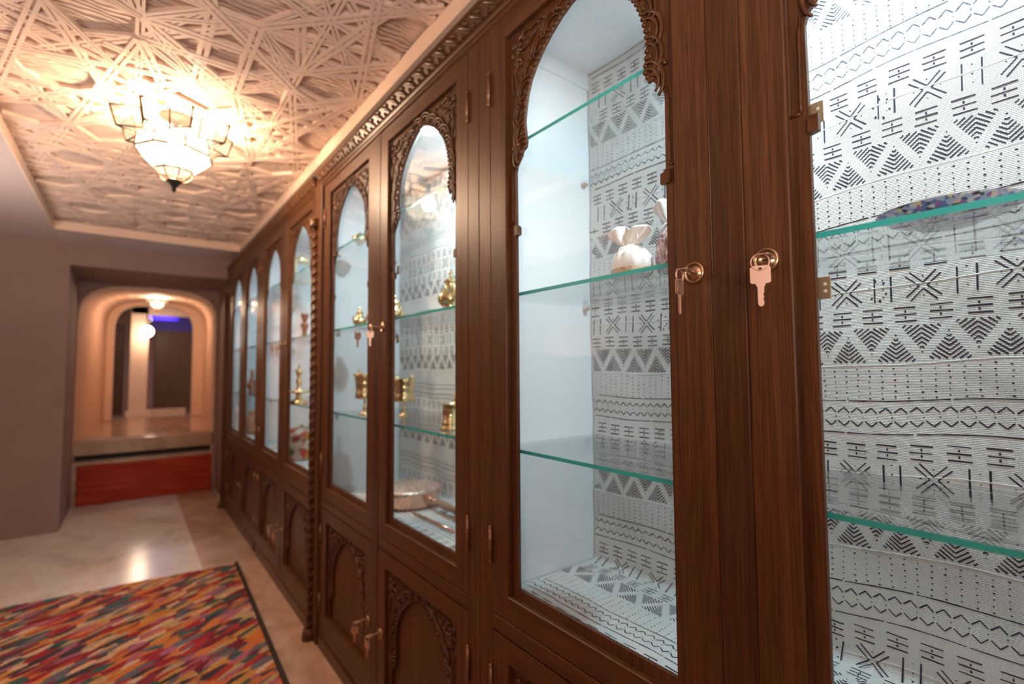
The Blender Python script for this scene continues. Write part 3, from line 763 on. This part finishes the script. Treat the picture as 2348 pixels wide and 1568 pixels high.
        while y < y1: dot(y, zz(y, zx-.224), .0012); y += .0215
        # seam ridges of the sewn strips
        for dz in (.004, -.132):
            for k in range(60):
                ya, yb = y0+(y1-y0)*k/60, y0+(y1-y0)*(k+1)/60
                if 0.01 < S(zz(ya, zx+dz)) < LT-.01:
                    z_a, z_b = zz(ya, zx+dz), zz(yb, zx+dz)
                    b.add([pt(ya, S(z_a+.0022)), pt(yb, S(z_b+.0022)), pt(yb, S(z_b), .0008), pt(ya, S(z_a), .0008)], [(0, 1, 2, 3)], 0, True)
                    b.add([pt(ya, S(z_a), .0008), pt(yb, S(z_b), .0008), pt(yb, S(z_b-.0022)), pt(ya, S(z_a-.0022))], [(0, 1, 2, 3)], 0, True)
    o = b.build('patterned_cloth', [MCL, MIN])
    tag(o, label, 'cloth', 'off-white cloths with black geometric pattern')
make_cloth(-.2515, .9645, .0, .034, 'off-white woven cloth with indigo zigzags and crosses lining the cabinet nearest the camera', 3)
make_cloth(1.0325, 2.2475, .010, .022, 'off-white woven cloth with black triangles behind the copper pan in the second cabinet', 5)

# ------------------------------------------------------------------ keys in the locks
def key_mesh(L=.050, W=.0215, bow=.022):
    """key lying in local x (length) / y (width) plane, bow at +x end, tip at x=0"""
    b = MB(); t = .0009
    out = []
    bx = L-bow
    outl = [(0, -.0012), (.002, -.0032), (.006, -.0036), (.009, -.0022), (.012, -.0036), (.015, -.0026), (.019, -.0038), (bx-.004, -.0040), (bx-.003, -.0052), (bx, -.0055), (bx+.0005, -W*.42), (bx+.002, -W/2), (L-.003, -W/2), (L, -W*.40),
            (L, W*.40), (L-.003, W/2), (bx+.002, W/2), (bx+.0005, W*.42), (bx, .0055), (bx-.003, .0052), (bx-.004, .0038), (.004, .0036), (.001, .0025), (0, .0012)]
    n = len(outl)
    cx_, r_ = L-.0048, .0022
    top = [(x, y, t) for x, y in outl]; bot = [(x, y, -t) for x, y in outl]
    b.add(top, [list(range(n))]); b.add(bot, [list(range(n))[::-1]])
    for i in range(n): j = (i+1) % n; b.add([top[i], bot[i], bot[j], top[j]], [(0, 1, 2, 3)])
    b.box(.002, bx, -.0014, -.0005, t, t+.0005); b.box(.002, bx, .0005, .0014, t, t+.0005)
    b.box(bx+.004, L-.008, -W*.32, W*.32, t, t+.0002)
    b.lathe([(.0, -t-.0002), (.0024, -t-.0002), (.0024, t+.0002), (.0, t+.0002)], c=(cx_, 0, 0), n=14, m=1)
    return b
def key_set(loc, label, yaw, bow_yaw=0, lean=0.0, drop=None):
    """one key in the lock pointing out at -x, a ring through it and a twin key hanging"""
    t = thing('key_pair', loc, label, 'keys', 'pairs of keys hanging in the cabinet locks')
    k = key_mesh(.048, .018, .020).build('inserted_key', [MNI, MDK], parent=t)
    k.rotation_euler = (0, 0, PI+bow_yaw); k.location = (.006, 0, 0)
    b = MB(); rr_ = .0105
    b.tube([(rr_*math.cos(a), 0, rr_*math.sin(a)) for a in [2*PI*i/28 for i in range(28)]], .00085, 6, closed=True)
    b.tube([(rr_*1.02*math.cos(a), .0013, rr_*1.02*math.sin(a)) for a in [2*PI*i/28 for i in range(28)]], .00085, 6, closed=True)
    r_ = b.build('key_ring', MNI, parent=t); r_.location = (-.0375, 0, -.0095); r_.rotation_euler = (0, lean, yaw+R(90))
    h = key_mesh(.053, .0240, .0235).build('hanging_key', [MNI, MDK], parent=t)
    # long axis down, flat face turned by yaw
    h.rotation_euler = Euler((0, 0, 0)); m3 = Matrix.Rotation(yaw, 3, 'Z') @ Matrix(((0, 0, -1), (0, 1, 0), (1, 0, 0))).to_3x3()
    h.rotation_mode = 'QUATERNION'; h.rotation_quaternion = m3.to_quaternion()
    h.location = Vector((-.0375, 0, -.018-.049))
    return t
LZ = 1.346
cyB = .3565
k1 = key_set((-.003, .411, LZ), 'pair of keys edge-on in the lock of the nearest cabinet left-hand door, over the pouches', R(96), R(6))
k2 = key_set((-.003, .293, LZ), 'pair of keys with its pale flat bow facing out, in the rightmost lock', R(24), R(4))
for (yy, zz_, lb, yw) in ((1.598, LZ, 'keys in the right-hand glazed door lock of the second cabinet', 60), (1.712, LZ, 'keys in the left-hand glazed door lock of the second cabinet', 40),
                    (1.598, .322, 'bright keys in the right-hand lower door lock of the second cabinet', 15), (1.712, .322, 'keys in the left-hand lower door lock of the second cabinet', 55),
                    (2.931, LZ, 'keys in the right-hand glazed door lock beyond the pilaster', 50), (3.047, LZ, 'keys in the left-hand glazed door lock beyond the pilaster', 20),
                    (2.931, .322, 'keys in the lower door lock right of centre beyond the pilaster', 30), (3.047, .322, 'keys in the lower door lock left of centre beyond the pilaster', 10)):
    c = copy_tree(k2); c.location = (-.003, yy, zz_); c['label'] = lb
    for ch in c.children:
        if ch.name.startswith('hanging_key'): ch.rotation_quaternion = (Matrix.Rotation(R(yw), 3, 'Z') @ Matrix(((0, 0, -1), (0, 1, 0), (1, 0, 0)))).to_quaternion()

# ------------------------------------------------------------------ things on the shelves
S1, S2, S3, S0 = 1.7445, 1.3805, 1.0125, .6645
MSAT = simple('ivory_satin', (.90, .89, .85), .34, 0, **{'Sheen Weight': .3})
MEMB, nt, bb = mat('embroidered_band'); v = pos(nt, (1, 1, 1)); vo = nd(nt, 'ShaderNodeTexVoronoi'); vo.inputs['Scale'].default_value = 260; nt.links.new(v, vo.inputs['Vector'])
s_ = nd(nt, 'ShaderNodeSeparateColor'); nt.links.new(vo.outputs['Color'], s_.inputs[0])
nt.links.new(ramp(nt, s_.outputs[0], [(0, (.50, .40, .27)), (.35, (.62, .55, .42)), (.6, (.45, .16, .10)), (.75, (.30, .34, .16)), (.88, (.6, .5, .35))], 'CONSTANT'), bb.inputs['Base Color'])
MLAV, nt, bb = mat('sheer_flowered_fabric'); v = pos(nt, (1, 1, .55)); f = nz(nt, v, 95, 3, .6, 1.5)
nt.links.new(ramp(nt, f, [(.40, (.20, .06, .09)), (.47, (.42, .22, .26)), (.53, (.66, .52, .50)), (.62, (.76, .66, .62)), (.75, (.52, .30, .34))]), bb.inputs['Base Color'])
def pouch(loc, r, hb, hn, ht, mats, label, ears=1.0, seed=1, flat=.72):
    t = thing('drawstring_pouch', loc, label, 'pouch', 'satin drawstring pouches on the middle glass shelf')
    b = MB(); n = 48; rings = []
    prof = [(0, .0), (.82, .0), (1.0, hb*.10), (1.04, hb*.35), (.98, hb*.6), (.74, hb*.82), (.36, hb*.97), (.20, hb)]
    for q, (rr_, z) in enumerate(prof):
        for k in range(n):
            a = 2*PI*k/n; fold = 1+(.10*math.sin(7*a+seed)+.07*math.sin(13*a+2*seed))*(q/7)**1.5
            rings.append((r*rr_*fold*math.cos(a)*flat, r*rr_*fold*math.sin(a), z))
    b.add(rings, [(q*n+k, q*n+(k+1) % n, (q+1)*n+(k+1) % n, (q+1)*n+k) for q in range(len(prof)-1) for k in range(n)], 0, True)
    b.build('bag', mats[0], parent=t)
    b = MB(); rings = []
    pr = [(1.05, -.0), (1.06, hb*.12), (1.06, hb*.22), (1.04, hb*.24)]
    for rr_, z in pr:
        for k in range(n): a = 2*PI*k/n; rings.append((r*rr_*math.cos(a)*flat, r*rr_*math.sin(a), z+.0008))
    b.add(rings, [(q*n+k, q*n+(k+1) % n, (q+1)*n+(k+1) % n, (q+1)*n+k) for q in range(3) for k in range(n)], 0, True)
    if mats[1]: b.build('embroidered_band', mats[1], parent=t)
    # ruffled ears above the tie
    b = MB()
    for s_, hh, lean_ in ((1, ht, .5), (-1, ht*.93, -.38)):
        N1, N2 = 8, 12; vs = []
        for i in range(N1+1):
            u = i/N1; wd = r*(.16+.50*math.sin(PI*min(u*.62+.06, 1)))*ears
            for j in range(N2+1):
                v_ = j/N2*2-1; z = hb+(hh-hb)*u*(1-.28*v_*v_*u); y = s_*r*.10+lean_*r*u*1.1+wd*v_*(1-.15*u)
                x = r*.16*math.cos(v_*3.2+seed)*u+.12*r*math.sin(v_*7+u*4)*(1-u*.5); vs.append((x, y, z))
        b.add(vs, [(i*(N2+1)+j, i*(N2+1)+j+1, (i+1)*(N2+1)+j+1, (i+1)*(N2+1)+j) for i in range(N1) for j in range(N2)], 0, True)
    o = b.build('ruffled_top', MSAT, parent=t); o.modifiers.new('s', 'SOLIDIFY').thickness = .0015
    b = MB(); b.tube([(r*.24*math.cos(a)*flat, r*.24*math.sin(a), hb+.001*math.sin(3*a)) for a in [2*PI*k/16 for k in range(16)]], .0020, 6, closed=True)
    b.tube([(-r*.2, 0, hb), (-r*.5, -r*.2, hb-.008), (-r*.75, -r*.05, hb-.024)], .0014, 5); b.tube([(-r*.2, 0, hb), (-r*.5, r*.25, hb-.006), (-r*.7, r*.3, hb-.022)], .0014, 5)
    b.build('drawstring', MWHT, parent=t)
    return t
pouch((.098, .606, S2), .043, .062, .065, .108, (MSAT, MEMB), 'small ivory satin pouch with a woven band, on the middle glass shelf', 1.3, 1)
pouch((.130, .526, S2), .040, .098, .100, .148, (MLAV, None), 'taller pouch with purple flecks and long white ears, half hidden by the door stile', 1.15, 2)
# decorated plate
MPLT, nt, bb = mat('painted_ceramic'); v = pos(nt, (1, 1, 1)); vo = nd(nt, 'ShaderNodeTexVoronoi'); vo.inputs['Scale'].default_value = 190; nt.links.new(v, vo.inputs['Vector'])
s_ = nd(nt, 'ShaderNodeSeparateColor'); nt.links.new(vo.outputs['Color'], s_.inputs[0])
nt.links.new(ramp(nt, s_.outputs[0], [(0, (.10, .16, .42)), (.22, (.45, .42, .60)), (.4, (.62, .60, .58)), (.55, (.28, .12, .34)), (.7, (.30, .45, .60)), (.85, (.05, .05, .08)), (.93, (.70, .60, .25))], 'CONSTANT'), bb.inputs['Base Color'])
bb.inputs['Roughness'].default_value = .25
MPB = simple('glazed_plate_underside', (.36, .46, .47), .3)
t = thing('painted_plate', (.150, .140, S2), 'round painted plate in blue and purple mosaic lying on the nearest glass shelf', 'plate')
b = MB(); b.lathe([(0, .001), (.030, .001), (.034, .0035), (.058, .011), (.072, .0205), (.075, .0222)], n=48); b.build('dish', MPLT, parent=t)
b = MB(); b.lathe([(0, .0035), (.030, .0035), (.056, .0135), (.070, .0222), (.075, .0230)], n=48); b.build('glazed_face', MPB, parent=t)
# second cabinet
t = thing('copper_pan', (.21, 1.805, S0+.0025), 'round lidded copper warming pan with turned wooden handle on the cabinet floor', 'pan')
b = MB(); b.lathe([(0, 0), (.104, 0), (.117, .010), (.119, .048), (.123, .052), (.123, .058)], n=48); b.build('body', MCU, parent=t)
MPER, nt, bb = mat('pierced_copper_lid'); v = pos(nt, (1, 1, 1)); vo = nd(nt, 'ShaderNodeTexVoronoi'); vo.inputs['Scale'].default_value = 75; nt.links.new(v, vo.inputs['Vector'])
nt.links.new(ramp(nt, vo.outputs['Distance'], [(.2, (.40, .22, .17)), (.45, (.86, .62, .52))]), bb.inputs['Base Color']); bb.inputs['Metallic'].default_value = .7; bb.inputs['Roughness'].default_value = .4
b = MB(); b.lathe([(.124, .056), (.124, .064), (.110, .070), (.055, .077), (0, .079)], n=48); b.build('lid', MPER, parent=t)
b = MB(); d = Vector((.0, -1, 0)).normalized(); p0 = Vector((.03, -.114, .034))
b.tube([p0, p0+d*.05+Vector((0, 0, .002))], .007, 10); b.ball(p0, .013, n=10); b.build('socket', MCU, parent=t)
b = MB(); q = p0+d*.05; b.tube([q+d*s_ for s_ in (0, .01, .03, .07, .11, .13, .15, .17, .19, .24)], [.010, .016, .013, .016, .014, .010, .017, .010, .015, .012], 12); b.build('handle', MSW, parent=t)
b = MB(); b.tube([(0, 0, 0), (.004, -.14, .001), (.01, -.27, .0)], .0045, 8)
o = b.build('thin_copper_line', MCU, org=(0, 0, 0)); o.location = (.155, 1.66, S0+.0075); tag(o, 'thin copper-coloured line beside the warming pan on the patterned cloth', 'rod')  # thin brown line on the cloth, built as a copper-coloured tube
def brass_mortar(loc, label, h=.155, horn=True, rot=0):
    t = thing('brass_burner', loc, label, 'brass vessel', 'brass footed vessels on the lower glass shelf', rz=rot)
    b = MB(); z = h*.38
    b.lathe([(.026, z), (.037, z+.002), (.041, z+.008), (.037, z+.014), (.041, z+.020), (.036, z+.026), (.037, h*.70), (.040, h*.74), (.038, h*.78), (.041, h*.90), (.050, h), (.046, h), (.036, h*.8), (.030, z+.012), (0, z+.010)], n=36); b.build('bowl', MBR, parent=t)
    b = MB(); b.lathe([(0, 0), (.024, 0), (.022, .005), (.008, .010), (.005, .020), (.010, .026), (.005, .034), (.004, z-.004), (.010, z+.001), (0, z+.002)], n=24); b.build('stem', MBR, parent=t)
    if horn:
        b = MB(); b.tube([(0, -.036, h*.84), (0, -.046, h*.92), (0, -.058, h*1.02), (0, -.068, h*1.08)], [.009, .006, .005, .007], 10); b.build('handle', MBR, parent=t)
        b = MB(); b.tube([(0, .036, h*.84), (0, .046, h*.92), (0, .058, h*1.02), (0, .068, h*1.08)], [.009, .006, .005, .007], 10); b.build('handle', MBR, parent=t)
    return t
brass_mortar((.185, 1.805, S3), 'brass footed bowl with flared side handles, shown whole in the second cabinet', .150)
t = brass_mortar((.10, 2.00, S3), 'brass footed bowl half hidden by the stile, behind the second cabinet left-hand door', .170)
t = thing('brass_mortar', (.115, 1.325, S3), 'plain brass mortar with stepped foot, beside the door stile on the lower shelf', 'mortar')
b = MB(); b.lathe([(0, 0), (.036, 0), (.036, .006), (.028, .010), (.030, .018), (.030, .022), (.026, .026), (.027, .075), (.032, .080), (.028, .080), (.024, .030), (0, .028)], n=36); b.build('cup', MBR, parent=t)
b = MB(); b.tube([(.004, 0, .03), (.010, -.008, .09), (.014, -.014, .115)], [.008, .004, .007], 10); b.build('pestle', MBR, parent=t)
def teapot(loc, label, k=1.0, rot=0, cat='teapot'):
    t = thing('brass_teapot', loc, label, cat, 'small brass pots on the middle glass shelf', rz=rot)
    b = MB(); b.lathe([(0, 0), (.026*k, 0), (.028*k, .005*k), (.022*k, .009*k), (.036*k, .022*k), (.040*k, .036*k), (.034*k, .052*k), (.020*k, .066*k), (.015*k, .078*k), (.021*k, .084*k)], n=36); b.build('body', MBR, parent=t)
    b = MB(); b.lathe([(.022*k, .084*k), (.018*k, .092*k), (.006*k, .100*k), (.004*k, .106*k), (.008*k, .112*k), (.003*k, .120*k), (0, .124*k)], n=24); b.build('lid', MBR, parent=t)
    b = MB(); b.tube([(0, -.034*k, .030*k), (0, -.056*k, .044*k), (0, -.060*k, .066*k), (0, -.072*k, .086*k)], [.009*k, .007*k, .005*k, .004*k], 10); b.build('spout', MBR, parent=t)
    b = MB(); b.tube([(0, .030*k, .056*k), (0, .050*k, .070*k), (0, .062*k, .056*k), (0, .056*k, .034*k), (0, .038*k, .024*k)], .0035*k, 8); b.build('handle', MBR, parent=t)
    return t
teapot((.10, 1.302, S2), 'brass teapot with tall finial next to the door stile on the middle shelf', 1.05, R(160))
teapot((.105, 1.715, S2), 'small brass jug with a looped handle at the left of the right-hand door', .80, R(180), 'jug')
teapot((.10, 2.065, S2), 'little brass pot peeping past the stile of the left-hand door', .75, R(20), 'pot')
t = thing('brass_bowl', (.10, 2.075, S1), 'tiny brass bowl on the top shelf behind the second cabinet left-hand door', 'bowl')
b = MB(); b.lathe([(0, 0), (.014, 0), (.012, .005), (.030, .020), (.034, .034), (.031, .034), (.026, .020), (0, .010)], n=28); b.build('dish', MBR, parent=t)
b = MB(); b.lathe([(.031, .034), (.02, .044), (.006, .05), (.005, .056), (0, .06)], n=24); b.build('lid', MBR, parent=t)
# third cabinet
t = thing('glass_lantern', (.155, 3.22, S1), 'small square gold-framed glass lantern on the top shelf beyond the pilaster', 'lantern')
b = MB(); a = .045; h = .14
for sx in (-1, 1):
    for sy in (-1, 1): b.box(sx*a-.004, sx*a+.004, sy*a-.004, sy*a+.004, 0, h)
for z in (0, h-.008):
    for s_ in (-1, 1): b.box(-a, a, s_*a-.004, s_*a+.004, z, z+.008); b.box(s_*a-.004, s_*a+.004, -a, a, z, z+.008)
b.build('frame', MBR, parent=t)
b = MB(); b.box(-a, a, -a, a, .008, h-.008); b.build('glass', MGS, parent=t)
b = MB(); b.lathe([(.05, h), (.03, h+.02), (.008, h+.03), (.010, h+.04), (0, h+.045)], n=20); b.build('cap', MBR, parent=t)
t = thing('turned_vase', (.13, 3.03, S2), 'slim brown turned wooden vase on the middle shelf beyond the pilaster', 'vase')
b = MB(); b.lathe([(0, 0), (.022, 0), (.015, .01), (.012, .05), (.022, .075), (.024, .09), (.010, .100), (.014, .112), (.022, .14), (.020, .155), (.012, .155)], n=28)
b.build('body', simple('red_brown_turned_wood', (.25, .07, .035), .4), parent=t)
t = thing('brass_candlestick', (.07, 2.90, S3), 'brass candlestick with a wide drip dish on the lower shelf beyond the pilaster', 'candlestick')
b = MB(); b.lathe([(0, 0), (.045, 0), (.048, .012), (.020, .022), (.014, .04), (.020, .055), (.062, .060), (.066, .070), (.018, .072), (.010, .10), (.018, .12), (.010, .14), (.016, .17), (.022, .185), (.012, .19)], n=32); b.build('stick', MBR, parent=t)
b = MB(); b.lathe([(.008, .188), (.006, .21), (.0, .225)], n=12); b.build('finial', MBR, parent=t)
MFL, nt, bb = mat('painted_flowers'); v = pos(nt, (1, 1, 1)); vo = nd(nt, 'ShaderNodeTexVoronoi'); vo.inputs['Scale'].default_value = 22; nt.links.new(v, vo.inputs['Vector'])
s_ = nd(nt, 'ShaderNodeSeparateColor'); nt.links.new(vo.outputs['Color'], s_.inputs[0])
nt.links.new(ramp(nt, s_.outputs[0], [(0, (.62, .06, .03)), (.2, (.66, .52, .36)), (.5, (.70, .58, .46)), (.62, (.70, .32, .03)), (.74, (.10, .12, .05)), (.82, (.62, .08, .04)), (.92, (.64, .52, .40))], 'CONSTANT'), bb.inputs['Base Color'])
t = thing('flower_painted_box', (.16, 3.16, S0), 'cream box painted with red and orange flowers on the floor of the third cabinet', 'box')
b = MB(); b.lathe([(0, 0), (.10, 0), (.105, .01), (.105, .13), (.10, .135)], n=40); b.build('body', MFL, parent=t)
b = MB(); b.lathe([(.107, .125), (.107, .150), (.09, .172), (.03, .186), (0, .188)], n=40); b.build('lid', MFL, parent=t)
b = MB(); b.ball((0, 0, .194), .012, n=12); b.build('knob', MBR, parent=t)
# fourth cabinet
t = thing('clay_pot', (.16, 4.62, S0), 'pinkish clay pot on the floor of the farthest cabinet', 'pot')
b = MB(); b.lathe([(0, 0), (.05, 0), (.085, .05), (.09, .10), (.06, .15), (.04, .17), (.05, .19), (.042, .19)], n=32); b.build('body', simple('pink_clay', (.55, .27, .19), .6), parent=t)
b = MB(); b.tube([(0, .075, .13), (0, .11, .14), (0, .11, .09), (0, .088, .07)], .007, 8); b.build('handle', simple('dark_clay', (.20, .09, .06), .6), parent=t)
t = thing('copper_ewer', (.15, 4.70, S3), 'thin copper ewer on the lower shelf of the farthest cabinet', 'ewer')
b = MB(); b.lathe([(0, 0), (.03, 0), (.025, .01), (.04, .05), (.03, .09), (.012, .12), (.010, .17), (.02, .19)], n=28); b.build('body', MCU, parent=t)
b = MB(); b.tube([(0, -.03, .07), (0, -.06, .12), (0, -.075, .17)], .006, 8); b.build('spout', MCU, parent=t)

# ------------------------------------------------------------------ dark cabinets seen through the far arch
def far_cabinet(x0, x1, y, z0, z1, ncol, nrow, label):
    t = thing('tall_dark_cabinet', ((x0+x1)/2, y, z0), label, 'cabinet', 'dark tall cabinets in the far room')
    ox_ = (x0+x1)/2; hw = (x1-x0)/2; h = z1-z0
    b = MB(); b.box(-hw, hw, .02, .4, 0, h); b.build('body', WV, parent=t)
    for c in range(ncol):
        b = MB(); xa, xb = -hw+2*hw*c/ncol+.004, -hw+2*hw*(c+1)/ncol-.004
        b.box(xa, xa+.035, -.005, .018, .02, h-.02); b.box(xb-.035, xb, -.005, .018, .02, h-.02)
        for r_ in range(nrow+1):
            z = .02+(h-.04-.035)*r_/nrow; b.box(xa+.035, xb-.035, -.005, .018, z, z+.035)
        d = b.build('door', WV, parent=t)
        b = MB(); b.box(xa+.03, xb-.03, .012, .017, .03, h-.03); b.build('door_panel', WC, parent=d)
far_cabinet(-.36, .42, 9.96, .5, 1.85, 3, 4, 'dark wooden cabinet with panelled doors behind the pendant in the far room')
far_cabinet(-1.15, -.76, 9.95, .5, 1.95, 1, 4, 'dark wooden cabinet left of the peach post in the far room')
